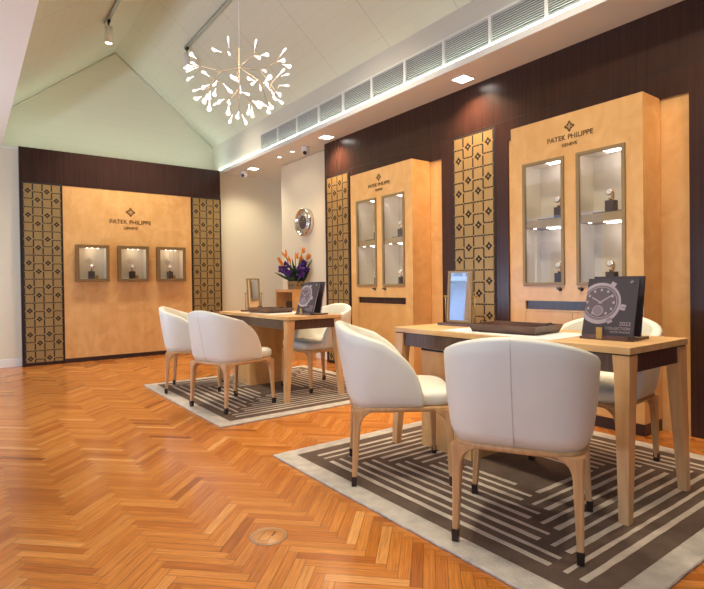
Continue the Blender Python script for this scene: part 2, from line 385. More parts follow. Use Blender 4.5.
for i, (y0, y1) in enumerate(WL):
    wn = MB()
    for (a, c) in ((y0, y0+.05), (y1-.05, y1), ((y0+y1)/2-.025, (y0+y1)/2+.025)): wn.box(-1.69, -1.61, a, c, .6, 2.3)
    for z in (.6, 2.25): wn.box(-1.69, -1.61, y0, y1, z, z+.05)
    wo = struct('window_%d' % (i+1), wn, M['white'])
    g = MB(); g.face([(-1.65,y0,.6),(-1.65,y1,.6),(-1.65,y1,2.3),(-1.65,y0,2.3)]); g.build('pane', M['paneglass'], wo)
wn = MB()
for x in (-.8, .55): wn.box(x, x+.05, -2.59, -2.51, .25, 2.55)
wo = struct('window_3', wn, M['white'])
g = MB(); g.face([(-.8,-2.55,.25),(.6,-2.55,.25),(.6,-2.55,2.55),(-.8,-2.55,2.55)]); g.build('pane', M['paneglass'], wo)

# street outside, seen only in reflections
t = thing('building', 'pale stone building with a balustrade across the street', 'building', (-5.2, 6, 0))
b = MB(); b.box(-.4, 0, -7, 7, 0, 6); b.build('wall', M['facade'], t)
b = MB(); b.box(0, .35, -7, 7, 2.05, 2.15); b.box(0, .35, -7, 7, 2.62, 2.70); b.build('balcony_rail', M['white'], t)
pr = MB()
for k in range(-20, 21): pr.lathe([(.03,2.15),(.06,2.25),(.03,2.4),(.05,2.5),(.04,2.62)], (.25, k*.3, 0), n=8)
pr.build('baluster', M['white'], t)['kind'] = 'stuff'
for k in range(-4, 5):
    b = MB(); b.box(-.02, .03, k*1.5-.4, k*1.5+.4, .3, 1.8); b.build('window', M['print3'], t)
tag(MB().box(-14, -1.75, -8, 16, -.2, -.12).build('pavement', M['tile']), kind='structure')

# ------------------------------------------------------------------ lattice panels
def lattice(label, loc, rz, wd, ht, first):
    t = thing('lattice_panel', label, 'panel', loc, rz, 'gold lattice panels on the dark cladding')
    b = MB(); b.box(-.02, wd+.02, -.003, 0, -.015, ht+.02, 0); b.build('backing', M['slot'], t)
    b = MB(); b.box(0, wd, -.008, -.003, 0, ht, 0)
    cw = wd/4; P = .3165; y = -.0088; th = .012
    def dash(x0, x1, z0, z1): 
        if z1 < 0: return
        b.box(max(0,x0), min(wd,x1), y, y+.001, max(0,z0), min(ht,z1), 1)
    nper = int(ht/P)+2
    for p in range(nper):
        zt = ht-p*P
        for c in range(4):
            typ = (c+first) % 2          # 0: diamond cell first (A)
            x0 = c*cw
            zs = [zt, zt-(.64*P if typ == 0 else .36*P)]
            for z in zs:
                if z <= .01: continue
                n = 3; 
                for k in range(n):
                    a = x0+cw*(k+.06)/n; dash(a, a+cw*.88/n, z-th/2, z+th/2)
            cz = zt-(.32*P if typ == 0 else .68*P); cx = x0+cw/2
            if cz > .04:
                r = .215*cw
                for q in range(4):
                    a = q*PI/2
                    Mq = Matrix.Translation((cx, y, cz)) @ Matrix.Rotation(PI/4+a, 4, 'Y')
                    b.box(-r*.92, r*.92, 0, .001, r*.35, r*1.0, 1, Mq)
                for q in range(4):
                    a = q*PI/2+0
                    Mq = Matrix.Translation((cx+math.cos(a)*r*1.15, y, cz+math.sin(a)*r*1.15)) @ Matrix.Rotation(PI/4, 4, 'Y')
                    b.box(-r*.3, r*.3, 0, .001, -r*.3, r*.3, 1, Mq)
    for c in range(5):
        x = c*cw
        z = ht
        while z > 0:
            dash(x-.0075, x+.0075, z-.094, z-.008); z -= .1055
    b.build('gold_screen', [M['gold'], M['slot']], t)
    return t
lattice('gold lattice panel on the left edge of the back display wall', (.625, YB, .045), 0, .437, 2.37, 0)
lattice('gold lattice panel on the back wall next to the cream alcove', (2.875, YB, .045), 0, .447, 2.37, 1)
lattice('gold lattice panel between the wall clock and the farther cabinet', (XW, 5.695, .045), -PI/2, .468, 2.37, 0)
lattice('gold lattice panel between the two tall maple cabinets', (XW, 3.482, .045), -PI/2, .470, 2.37, 1)

# ------------------------------------------------------------------ emblem
def emblem(parent, x, z, s, y, m=None, rot=0):
    b = MB()
    for q in range(4):
        Mq = Matrix.Translation((x, y, z)) @ Matrix.Rotation(q*PI/2, 4, 'Y')
        for dx, dz in ((0,.62),):
            R = Mq @ Matrix.Translation((dx*s, 0, dz*s)) @ Matrix.Rotation(PI/4, 4, 'Y')
            a = .2*s
            b.box(-a, -a*.1, 0, .003, -a, -a*.1, 0, R); b.box(a*.1, a, 0, .003, a*.1, a, 0, R)
            b.box(-a, -a*.1, 0, .003, a*.1, a, 0, R); b.box(a*.1, a, 0, .003, -a, -a*.1, 0, R)
        R = Mq @ Matrix.Rotation(PI/4, 4, 'Y')
        b.box(-.13*s, .13*s, 0, .003, .24*s, .56*s, 0, R)
    b.box(x-.06*s, x+.06*s, y, y+.003, z-.06*s, z+.06*s, 0)
    return b.build('emblem', m or M['letter'], parent)
def brand(parent, x, z_em, z1, z2, y, width, k=1):
    emblem(parent, x, z_em, .075*k, y-.003)
    t1 = text('PATEK PHILIPPE', .085*k, M['letter'], parent, (x, y-.002, z1), (PI/2, 0, 0))
    wd = max(v.co.x for v in t1.data.vertices)-min(v.co.x for v in t1.data.vertices); t1.data.transform(Matrix.Diagonal((width/wd,1,1,1)))
    t2 = text('GENEVE', .055*k, M['letter'], parent, (x, y-.002, z2), (PI/2, 0, 0))

# ------------------------------------------------------------------ back panel and three small cases
t = thing('veneer_panel', 'tall honey maple panel with bronze lettering on the back wall', 'panel', (0, YB, 0))
b = MB(); holes = [(1.25,1.62,1.12,1.60), (1.79,2.16,1.12,1.60), (2.33,2.70,1.12,1.60)]
holes_panel(b, 1.083, 2.85, .06, 2.418, .004, .05, holes); b.build('veneer_board', M['maple'], t)
brand(t, 1.958, 2.118, 1.945, 1.868, .003, .57)

def make_watch():
    t = thing('watch', 'w', 'watch')
    b = MB(); b.box(-.03, .03, -.03, .03, 0, .085); b.build('display_block', M['stand'], t, bevel=.002)
    b = MB(); n = 20
    rings = []
    for k in range(n-3):
        a = -PI*.42+2*PI*.86*k/(n-4)-PI/2+.3
        c = Vector((0, math.cos(a)*.022, .118+math.sin(a)*.034)); e = .0022
        d = Vector((0, math.cos(a), math.sin(a)))
        rings.append([c+Vector((s*.010,0,0))+d*q for s, q in ((-1,-e),(1,-e),(1,e),(-1,e))])
    b.loft(rings, 0); b.build('strap', M['rosegold'], t)
    Mr = Matrix.Translation((0,-.024,.138)) @ Matrix.Rotation(math.radians(-22), 4, 'X')
    b = MB(); b.lathe([(.004,.004),(.021,.004),(.024,0),(.024,-.006),(.021,-.009),(.019,-.009)], axis='Y', n=24, M=Mr); b.tube([Mr@Vector((.024,-.002,0)), Mr@Vector((.029,-.002,0))], .003, 8); b.build('watch_case', M['rosegold'], t)
    b = MB(); b.lathe([(.0,-.0092),(.0195,-.0092),(.0195,-.0085),(0,-.0085)], axis='Y', n=24, M=Mr)
    b.box(-.0008,.0008,-.0102,-.0094,0,.013,1,Mr); b.box(0,.010,-.0102,-.0094,-.0008,.0008,1,Mr); b.build('watch_dial', [M['dial'], M['black']], t)
    return t
WATCH = make_watch(); first_watch = [True]
def put_watch(label, loc, rz, s=1, group=None):
    o = WATCH if first_watch[0] else copy_tree(WATCH)
    first_watch[0] = False
    o.location = loc; o.rotation_euler = (0, 0, rz); o.scale = (s, s, s); tag(o, label, 'watch', group)
for i, (x, nm) in enumerate(((1.434, 'left'), (1.974, 'middle'), (2.518, 'right'))):
    wx = {'left': 'nearest the left lattice panel', 'middle': 'in the middle, below the wall lettering', 'right': 'nearest the right lattice panel'}[nm]
    t = thing('display_case', 'small square bronze-framed display case %s' % wx, 'display case', (x, YB-.085, 1.105), 0, 'three small cases on the back panel')
    h = .515; hw = .212; f = .042
    b = MB()
    b.box(-hw, -hw+f, 0, .085, 0, h); b.box(hw-f, hw, 0, .085, 0, h); b.box(-hw+f, hw-f, 0, .085, 0, f); b.box(-hw+f, hw-f, 0, .085, h-f, h)
    b.build('frame', M['bronze_case'], t, bevel=.003)
    b = MB(); y0, y1 = .012, .172; a, c = .17, .47
    b.face([(-.17,y1,.042),(.17,y1,.042),(.17,y1,.473),(-.17,y1,.473)]); b.face([(-.17,y0,.0425),(.17,y0,.0425),(.17,y1,.0425),(-.17,y1,.0425)])
    b.face([(-.169,y0,.042),(-.169,y1,.042),(-.169,y1,.473),(-.169,y0,.473)]); b.face([(.169,y0,.042),(.169,y1,.042),(.169,y1,.473),(.169,y0,.473)])
    b.face([(-.17,y0,.4725),(.17,y0,.4725),(.17,y1,.4725),(-.17,y1,.4725)]); b.build('lining', M['niche'], t)
    b = MB(); b.face([(-.17,.008,.042),(.17,.008,.042),(.17,.008,.473),(-.17,.008,.473)]); b.build('glass', M['glass'], t)
    for sx in (-.07, 0, .07):
        b = MB(); b.lathe([(0,.468),(.007,.468),(.010,.472)], (sx, .05, 0), n=14); b.build('lamp', M['spot'], t)
    emblem(t, -.02, .30, .05, .168, M['rugline'])
    l = lamp('case_light', 'POINT', (0, .06, .44), .5, (1,.9,.72), shadow_soft_size=.03); l.parent = t
    put_watch('watch inside the small case %s' % wx, (x-.01, YB-.085+.08, 1.149), 0, 1.25, 'watches in the three small cases')
    tag(MB().box(x-.15, x-.07, YB-.085+.03, YB-.085+.055, 1.149, 1.158).build('label_plate', M['pad']), 'white label plate in the small case %s' % wx, 'label', 'label plates in the small cases')
    tag(MB().box(x+.045, x+.085, YB-.085+.11, YB-.085+.118, 1.149, 1.20).build('price_card', M['brassy']), 'gold card in the small case %s' % wx, 'card', 'cards in the small cases')

# ------------------------------------------------------------------ tall cabinets on the right wall
def cabinet(label, y_left, which):
    t = thing('display_cabinet', label, 'cabinet', (3.595, y_left, 0), -PI/2, 'tall maple display cabinets')
    W = 1.03; H = 2.277; DP = .255
    WN = ((.109, .467), (.564, .917)); Z0, Z1 = 1.005, 1.968
    b = MB(); holes = [(a, c, Z0, Z1) for a, c in WN] + [(.124, .922, .818, .886), (.124, .922, .085, .806)]
    holes_panel(b, 0, W, .08, H, 0, .02, holes)
    b.box(0, .02, .02, DP, .08, H); b.box(W-.02, W, .02, DP, .08, H); b.box(.02, W-.02, .02, DP, H-.02, H)
    b.build('carcass', M['maple'], t)
    MB().box(.0, W, .006, DP, 0, .08).build('plinth', M['darkflat'], t)
    MB().box(.124, .922, .018, .03, .80, .90).build('dark_slot', M['dark'], t)
    for a, c in ((.126, .5215), (.5245, .920)):
        MB().box(a, c, .002, .02, .087, .804).build('lower_door', M['maple'], t, bevel=.001)
    for i, (a, c) in enumerate(WN):
        fr = MB(); f = .024
        fr.box(a, a+f, -.012, .012, Z0, Z1); fr.box(c-f, c, -.012, .012, Z0, Z1); fr.box(a+f, c-f, -.012, .012, Z0, Z0+f); fr.box(a+f, c-f, -.012, .012, Z1-f, Z1)
        d = fr.build('glass_door', M['brass'], t, bevel=.002)
        g = MB(); g.face([(a+f,-.002,Z0+f),(c-f,-.002,Z0+f),(c-f,-.002,Z1-f),(a+f,-.002,Z1-f)]); g.build('glass', M['glass'], d)
        k = MB(); kx = (.43, .601)[i]; k.lathe([(.013,0),(.013,-.012),(.004,-.014),(.004,-.03)], (kx, 0, .976), 'Y', 14); k.box(kx-.012, kx+.012, -.034, -.028, .974, .99); k.build('lock', M['black'], d)
        n = MB(); y0, y1 = .012, .235; z0, z1 = Z0+.004, Z1-.004; x0, x1 = a+.004, c-.004
        n.face([(x0,y1,z0),(x1,y1,z0),(x1,y1,z1),(x0,y1,z1)]); n.face([(x0,y0,z0),(x1,y0,z0),(x1,y1,z0),(x0,y1,z0)]); n.face([(x0,y0,z1),(x1,y0,z1),(x1,y1,z1),(x0,y1,z1)])
        n.face([(x0,y0,z0),(x0,y1,z0),(x0,y1,z1),(x0,y0,z1)]); n.face([(x1,y0,z0),(x1,y1,z0),(x1,y1,z1),(x1,y0,z1)])
        n.build('niche_lining', M['niche'], t)
        MB().box(x0, x1, .014, .235, 1.458, 1.515).build('shelf', M['shelf'], t)
        for zc in (Z1-.008, 1.456):
            MB().box(x0+.17, x1-.02, .09, .105, zc-.012, zc).build('light_bar', M['led'], t)
            for q, sx in enumerate((.07, .17, .24)):
                s_ = MB(); s_.lathe([(0,zc-.004),(.008,zc-.004),(.012,zc)], (x0+sx, .05+.02*q, 0), n=14); s_.build('lamp', M['spot'], t)
            l = lamp('niche_light', 'POINT', (x0+.2, .13, zc-.05), .34, (.96,.90,1), shadow_soft_size=.03); l.parent = t
        for zc in (1.75, 1.26): emblem(t, x1-.05, zc, .06, .228, M['brass'])
        for lev, (zz, nm) in enumerate(((1.515, 'upper'), (Z0+.006, 'lower'))):
            side = 'left' if i == 0 else 'right'
            wl = (x0+.205, .09) if i == 1 else (x0+.26, .09)
            put_watch('watch, %s niche, %s window of the %s tall cabinet' % (nm, side, which), (3.595+wl[1], y_left-wl[0], zz), -PI/2, 1.05, 'watches in the tall cabinets')
            r = MB(); r.box(x0+.09, x1-.01, .05, .14, 0, .012)
            r = r.build('riser', M['stand']); r.location = (3.595, y_left, zz); r.rotation_euler = (0,0,-PI/2)
            r.location.z = zz - .0005
            tag(r, 'dark plinth, %s niche, %s window of the %s tall cabinet' % (nm, side, which), 'plinth', 'dark plinths in the tall cabinets')
    brand(t, .512, 2.178, 2.085, 2.035, 0, .36, .62)
    return t
cabinet('tall honey maple display cabinet behind the nearer desk', 2.65, 'nearer')
cabinet('tall honey maple display cabinet behind the farther desk', 4.857, 'farther')

# ------------------------------------------------------------------ rugs
def rug(label, y0, y1):
    x0, x1 = 1.477, 3.435
    t = thing('rug', label, 'rug', (x0, y0, 0), 0, 'cream and brown geometric rugs under the desks'); W = x1-x0; L = y1-y0
    rnd = random.Random(3)
    b = MB(); n = 90; rings = []
    per = [(W*i/n, 0) for i in range(n)]+[(W, L*i/n) for i in range(n)]+[(W-W*i/n, L) for i in range(n)]+[(0, L-L*i/n) for i in range(n)]
    J = [(rnd.uniform(-.002,.002), rnd.uniform(-.002,.002)) for _ in per]
    for z, d in ((.001,0),(.009,-.001),(.013,.004)):
        rings.append([(min(max(p[0],d),W-d)+j[0], min(max(p[1],d),L-d)+j[1], z) for p, j in zip(per, J)])
    b.loft(rings, 0); b.build('border', M['rugcream'], t)
    bx0, bx1, by0, by1 = .112, W-.105, .095, L-.095
    MB().box(bx0, bx1, by0, by1, .006, .0138).build('field', M['rugbrown'], t)
    b = MB(); zt = .0146
    def strip(xa, ya, xb, yb, wd):
        n = 26; up, dn = [], []
        for i in range(n+1):
            q = i/n; x, y = xa+(xb-xa)*q, ya+(yb-ya)*q; h = wd/2; e = rnd.uniform(-.0016,.0016); g = rnd.uniform(-.0016,.0016)
            if xa == xb: up.append((x-h+e,y,zt)); dn.append((x+h+g,y,zt))
            else: up.append((x,y-h+e,zt)); dn.append((x,y+h+g,zt))
        b.loft([[u, d, (d[0],d[1],.012), (u[0],u[1],.012)] for u, d in zip(up, dn)], 0, smooth=False)
    for i in range(5):
        for k in range(2):
            o = .095+.134*i+.067*k; wd = .027 if k == 0 else .019
            if i == 4 and k == 1: continue
            e = .095+.134*i
            xa, xb = bx0+e-.006, bx1-e+.006
            strip(xa, by0+o, xb, by0+o, wd); strip(xa, by1-o, xb, by1-o, wd)
            ya, yb = by0+e+.128, by1-e-.128
            strip(bx0+o, ya, bx0+o, yb, wd); strip(bx1-o, ya, bx1-o, yb, wd)
    b.build('ivory_lines', M['rugline'], t)
rug('square cream and brown line-patterned rug under the nearer desk, at bottom right', .772, 2.815)
rug('square cream and brown line-patterned rug under the farther desk', 3.615, 5.66)

# ------------------------------------------------------------------ chairs
RZ = .0148
def make_chair():
    t = thing('armchair', 'c', 'chair')
    def plan(hw, back, front, n=24, ex=4):
        """left front end -> back -> right front end"""
        sx = -back-.03
        pts = [(front+(-.03-front)*i/8, hw) for i in range(8)]
        for i in range(n+1):
            a = PI*i/n; c, s = math.cos(a), math.sin(a)
            pts.append((-.03-sx*abs(s)**(2/ex), hw*(1 if c > 0 else -1)*abs(c)**(2/ex)))
        pts += [(-.03+(front+.03)*(i+1)/8, -hw) for i in range(8)]
        return [Vector(p) for p in pts]
    zb, zt = .398, .806
    B = plan(.264, -.262, .108); T = plan(.312, -.335, .108, ex=2.6)
    n = len(B); acc = [0]
    for i in range(1, n): acc.append(acc[-1]+(B[i]-B[i-1]).length)
    tot = acc[-1]; rings = []
    for i in range(n):
        u = 1-abs(2*acc[i]/tot-1); g = max(.14, (1-(1-u)**2.7)**.47)
        g *= 1-.10*(T[i].y/.312)**2
        tan = (B[min(i+1,n-1)]-B[max(i-1,0)]).normalized(); inn = Vector((-tan.y, tan.x))
        if inn.dot(Vector((.02,0))-B[i]) < 0: inn = -inn
        if abs(B[i].y) > .25 and B[i].x > -.03: inn = Vector((0, -1 if B[i].y > 0 else 1))
        def pt(h, off, dz=0):
            q = B[i].lerp(T[i], h)+inn*off; return Vector((q.x, q.y, zb+(zt-zb)*h+dz))
        th = .05; ring = []
        for k in range(9):
            v = k/8; ring.append(pt(v*g, -.006*math.sin(PI*v)+ (.012 if k == 0 else 0)))
        for a in (35, 75, 105, 145): ring.append(pt(g, th/2-th/2*math.cos(math.radians(a)), .016*math.sin(math.radians(a))))
        for k in range(8, -1, -2):
            v = k/8; ring.append(pt(v*g, th+.006*math.sin(PI*v)))
        rings.append(ring)
    b = MB(); b.loft(rings, 0); b.build('backrest_shell', M['leather'], t)
    # stitched centre seam of the back
    b = MB(); mid = n//2
    b.tube([(B[mid].x+(T[mid].x-B[mid].x)*h-.0065*math.sin(PI*h)+.0012, 0, zb+(zt-zb)*h+(.008 if h > .98 else 0)) for h in [k/12 for k in range(13)]], .0022, 6); b.build('seam', mat('seam_thread', srgb(200,188,168), .6), t)
    # seat cushion
    def ring(d, z, fr=.289, hw=.256, bk=.250, n=72):
        """closed plan outline inset by d: squared front, shell-shaped back"""
        r = []
        for k in range(n):
            a = 2*PI*k/n; c, s_ = math.cos(a), math.sin(a); ex = 6 if c > 0 else 4
            hx = (fr+.03-d) if c > 0 else (bk-.03-d)
            r.append((-.03+hx*math.copysign(abs(c)**(2/ex), c), (hw-d)*math.copysign(abs(s_)**(2/ex), s_), z))
        return r
    b = MB()
    b.loft([ring(.028,.397), ring(.008,.405), ring(.001,.420), ring(.0,.448), ring(.006,.464), ring(.024,.474), ring(.08,.481), ring(.16,.484), ring(.215,.484)])
    b.build('seat_cushion', M['leather'], t)
    # beech seat frame
    b = MB(); F_ = dict(fr=.278, hw=.258, bk=.258); b.loft([ring(.014,.372,**F_), ring(.004,.376,**F_), ring(.0,.384,**F_), ring(.0,.396,**F_), ring(.01,.400,**F_)])
    b.build('seat_frame', M['beech'], t)
    for (fx, fy, tx, ty) in ((-.245,.228,-.222,.220), (-.245,-.228,-.222,-.220), (.25,.254,.238,.228), (.25,-.254,.238,-.228)):
        b = MB(); rr = []
        sx, sy = (1 if tx < 0 else -1), (1 if ty < 0 else -1)
        for z, s, fl in ((0,.0115,0),(.05,.0125,0),(.2,.0165,0),(.3,.0195,0),(.318,.0205,.001),(.342,.022,.008),(.360,.024,.024),(.372,.025,.048),(.384,.025,.062)):
            q = z/.4; cx, cy = fx+(tx-fx)*q, fy+(ty-fy)*q
            xa, xb = (cx-s, cx+s+fl) if sx > 0 else (cx-s-fl, cx+s); ya, yb = (cy-s, cy+s+fl) if sy > 0 else (cy-s-fl, cy+s)
            c_ = s*.35
            rr.append([(xa+c_,ya,z),(xb-c_,ya,z),(xb,ya+c_,z),(xb,yb-c_,z),(xb-c_,yb,z),(xa+c_,yb,z),(xa,yb-c_,z),(xa,ya+c_,z)])
        b.loft(rr, 0, smooth=False); lg = b.build('leg', M['beech'], t)
        s = .0133; b = MB(); b.loft([[(fx-q,fy-q,z),(fx+q,fy-q,z),(fx+q,fy+q,z),(fx-q,fy+q,z)] for z, q in ((0,.0125),(.048,s+.0008))], smooth=False)
        b.build('foot_cap', M['cap'], lg)
    return t
chair0 = make_chair()
CH = [(1.875,1.339,28.6,'cream leather armchair in the foreground with its back to the viewer'),
      (1.90,2.166,-35,'cream leather armchair at the left end of the nearer desk, seen from its side'),
      (2.865,1.558,183.4,'cream leather armchair behind the nearer desk, in front of the tall cabinet'),
      (1.825,4.213,15.5,'cream armchair left of the farther desk, the nearer one showing its stitched back'),
      (1.844,5.134,-27,'cream leather armchair at the farther desk, closest to the back display wall'),
      (2.828,4.42,182.2,'cream leather armchair behind the farther desk, facing left')]
for i, (x, y, a, lb) in enumerate(CH):
    o = chair0 if i == 0 else copy_tree(chair0)
    o.location = (x, y, RZ); o.rotation_euler = (0,0,math.radians(a)); tag(o, lb, 'chair', 'cream armchairs at the two desks')

# ------------------------------------------------------------------ desks
def desk(label, y0):
    t = thing('desk', label, 'desk', (2.225, y0, RZ), 0, 'light wood desks on the rugs')
    W, L = .575, 1.49; H = .755-RZ
    MB().box(0, W, 0, L, H-.03, H).build('tabletop', M['desk'], t, bevel=.002)
    MB().box(.008, W-.008, .008, L-.008, H-.036, H-.03).build('shadow_gap', M['cap'], t)
    b = MB(); zt = H-.036; zb = zt-.078
    b.box(.018, .036, .07, L-.07, zb, zt); b.box(W-.036, W-.018, .07, L-.07, zb, zt); b.box(.07, W-.07, .018, .036, zb, zt); b.box(.07, W-.07, L-.036, L-.018, zb, zt)
    b.build('apron', M['apron'], t)
    for sx, sy in ((0,0),(1,0),(0,1),(1,1)):
        b = MB(); R = []
        for z, s in ((0,.036),(zb,.068),(zt,.074)):
            x = .004 if not sx else W-.004-s; y = .004 if not sy else L-.004-s
            if z == 0: s = .042; x = -.028 if not sx else W+.018-s; y = -.002 if not sy else L+.002-s
            R.append([(x,y,z),(x+s,y,z),(x+s,y+s,z),(x,y+s,z)])
        b.loft(R, smooth=False); b.build('leg', M['deskleg'], t, bevel=.002)
    p = MB(); p.box(.085, .50, .935, 1.335, 0, zt-.002); pd = p.build('pedestal', M['maple'], t)
    for z0, z1 in ((.05, .40), (.41, .60)):
        MB().box(.077, .085, .95, 1.32, z0, z1).build('drawer', M['maple'], pd, bevel=.001)
    MB().box(.0825, .0855, .94, 1.33, .60, .612).build('drawer_gap', M['slot'], pd)
desk('light wood desk with tapered legs in the foreground at right', 1.06)
desk('light wood desk with tapered legs at the back, between the far chairs', 3.945)

# ------------------------------------------------------------------ desk items
def tray(label, x, y, a, L, W, z=.7555):
    t = thing('tray', label, 'tray', (x, y, z), math.radians(a))
    b = MB(); s = .035; h = .044; w = .010
    # flared rim: outer and inner loops, long axis = local y
    def r(hx, hy, z): return [(-hx,-hy,z),(hx,-hy,z),(hx,hy,z),(-hx,hy,z)]
    b.loft([r(W/2-.02,L/2-.02,0), r(W/2,L/2,h), r(W/2-w,L/2-w,h), r(W/2-.026,L/2-.026,.008)], smooth=False)
    b.build('rim', M['tray'], t)
    MB().box(-W/2+.03, W/2-.03, -L/2+.03, L/2-.03, .0085, .0105).build('lining', M['black'], t)
    for sy in (-1, 1): 
        b = MB(); b.tube([(-.03,sy*(L/2-.004),h+.001),(-.02,sy*(L/2-.004),h+.012),(.02,sy*(L/2-.004),h+.012),(.03,sy*(L/2-.004),h+.001)], .004, 6); b.build('handle', M['cap'], t)
def pad(label, x, y, a, L, W):
    o = MB().box(-W/2, W/2, -L/2, L/2, 0, .0035).build('desk_pad', M['pad'], bevel=.001); o.location = (x, y, .7551); o.rotation_euler = (0,0,math.radians(a)); tag(o, label, 'desk pad')
pad('white leather desk pad under the tray on the nearer desk', 2.435, 1.80, 0, .72, .38)
tray('dark brown shallow tray on the nearer desk', 2.46, 1.80, 5, .42, .30, .7590)
pad('white leather desk pad under the tray on the farther desk', 2.50, 4.68, 0, .66, .38)
tray('dark brown shallow tray on the farther desk', 2.47, 4.72, 5, .40, .305, .7590)

def mirror(label, x, y, a, w, h):
    t = thing('table_mirror', label, 'mirror', (x, y, .7555), math.radians(a))   # faces local -y
    MB().box(-w/2-.05, w/2+.05, -.055, .055, 0, .016).build('base', M['tray'], t, bevel=.003)
    for sx in (-1, 1):
        b = MB(); b.tube([(sx*(w/2+.02),0,.016),(sx*(w/2+.02),0,.19)], .005, 8); b.build('post', M['brass'], t)
    Mt = Matrix.Translation((0,0,.19)) @ Matrix.Rotation(math.radians(-4), 4, 'X')
    b = MB(); f = .012; z0, z1 = -h/2, h/2
    for q in ((-w/2,-w/2+f,z0,z1),(w/2-f,w/2,z0,z1),(-w/2+f,w/2-f,z0,z0+f),(-w/2+f,w/2-f,z1-f,z1)): b.box(q[0],q[1],-.008,.008,q[2],q[3],0,Mt)
    b.box(-w/2+f, w/2-f, .002, .008, z0+f, z1-f, 0, Mt); b.build('frame', M['brass'], t)
    b = MB(); b.face([Mt@Vector(p) for p in ((-w/2+f,0,z0+f),(w/2-f,0,z0+f),(w/2-f,0,z1-f),(-w/2+f,0,z1-f))]); b.build('mirror_glass', M['mirror'], t)
    for sx in (-1, 1):
        b = MB(); b.tube([(sx*(w/2),0,.19),(sx*(w/2+.032),0,.19)], [.004,.007], 8); b.build('knob', M['brassy'], t)
mirror('rectangular bronze-framed table mirror on the nearer desk, left of the tray', 2.60, 2.325, -90+6, .19, .335)
mirror('narrow bronze-framed table mirror on the farther desk, behind the tray', 2.49, 5.14, 9, .16, .32)

def book_display(label, slabel, label2, x, y, a, with_art=True):
    st = thing('book_stand', slabel, 'book stand', (x, y, .7555), math.radians(a))    # front is local -y
    MB().box(-.125, .125, -.095, .10, 0, .012).build('base', M['tray'], st, bevel=.002)
    MB().box(-.105, .105, -.10, -.092, .0, .022).build('lip', M['tray'], st)
    b = MB(); b.box(-.040, -.012, -.104, -.1, .006, .060); b.build('clip', M['brassy'], st)
    Ww, Hh, T = .238, .292, .012
    for k, (s, lb) in enumerate(((1, label), (-1, label2))):
        bk = thing('book', lb, 'book', (0,0,0), 0)
        Mw = Matrix.Translation((x, y, .7555)) @ Matrix.Rotation(math.radians(a), 4, 'Z') @ Matrix.Translation((0, -.086 if s > 0 else .018, .0145)) @ Matrix.Rotation(math.radians(-18 if s > 0 else -12), 4, 'X')
        if s < 0: Mw = Mw @ Matrix.Rotation(PI, 4, 'Z')
        bk.matrix_world = Mw
        MB().box(-Ww/2, Ww/2, 0, .002, 0, Hh).build('front_cover', M['cover'], bk)
        MB().box(-Ww/2, Ww/2, T-.002, T, 0, Hh).build('back_cover', M['cover'], bk)
        MB().box(-Ww/2+.003, Ww/2-.003, .002, T-.002, .003, Hh-.003).build('pages', M['paper'], bk)
        # printed watch, running off the left edge of the cover
        cx, cz = -.048, .170; lim = -Ww/2+.001
        def disc(r0, r1, mm, y, sx=1.0, cx=cx, cz=cz, a0=0, a1=2*PI, n=48, name='printed_watch'):
            for i in range(n):
                p = []
                for aa, rr in ((i,r0),(i,r1),(i+1,r1),(i+1,r0)):
                    an = a0+(a1-a0)*aa/n; p.append((max(lim, cx+rr*sx*math.cos(an)), y, min(Hh-.002, cz+rr*math.sin(an))))
                if max(q[0] for q in p)-min(q[0] for q in p) < 1e-5: continue
                art.face(p, mm)
        art = MB(); y0 = -.0003
        disc(.0, .105, 2, y0, .95, cx-.003, cz-.004); disc(.086, .104, 1, y0*2, .95, cx-.003, cz-.004); disc(.083, .087, 2, y0*3); disc(.0, .083, 0, y0*2.5); disc(.076, .079, 1, y0*4)
        disc(0, .026, 2, y0*4, 1, cx-.008, cz-.042, n=24); disc(.023, .026, 1, y0*5, 1, cx-.008, cz-.042, n=24)
        for q in range(12):
            an = q*PI/6
            if q == 9: continue
            xx, zz = cx+.063*math.cos(an), cz+.063*math.sin(an)
            if xx-.006 > lim: art.box(xx-.005, xx+.005, y0*5, y0*4, zz-.006, zz+.006, 1)
        for an, ln in ((math.radians(35), .068), (math.radians(150), .048)):
            R = Matrix.Translation((cx, 0, cz)) @ Matrix.Rotation(-an, 4, 'Y'); art.box(-.01, ln, y0*6, y0*5, -.0028, .0028, 1, R)
        R = Matrix.Translation((cx, 0, cz)) @ Matrix.Rotation(math.radians(12), 4, 'Y'); art.box(.098, .122, y0*2, y0, -.014, .014, 1, R); art.box(.104, .122, y0*3, y0*2, -.003, .003, 2, R)
        for an in (-1.05, 1.05):
            R = Matrix.Translation((cx, 0, cz)) @ Matrix.Rotation(an, 4, 'Y'); art.box(.09, .116, y0*2, y0, -.012, .012, 1, R)
        art.build('printed_watch', [M['print3'], M['print2'], M['print1']], bk)
        e = emblem(bk, .088, .272, .011, -.004, M['print2'])
        text('2022', .026, M['print2'], bk, (.104, -.0006, .058), (PI/2,0,0), depth=.0002, align='RIGHT')
        text('COLLECTION', .0182, M['print2'], bk, (.104, -.0006, .037), (PI/2,0,0), depth=.0002, align='RIGHT')
        text('PATEK PHILIPPE', .0128, M['print2'], bk, (.104, -.0006, .021), (PI/2,0,0), depth=.0002, align='RIGHT')
book_display('charcoal 2022 collection book facing the viewer on the nearer desk stand', 'dark easel base holding two books on the nearer desk', 'charcoal book leaning on the back of the nearer desk stand', 2.535, 1.285, -90+5)
book_display('charcoal watch book facing left on the farther desk stand', 'dark easel base holding two books on the farther desk', 'charcoal book leaning on the back of the farther desk stand', 2.585, 4.13, -90+8)

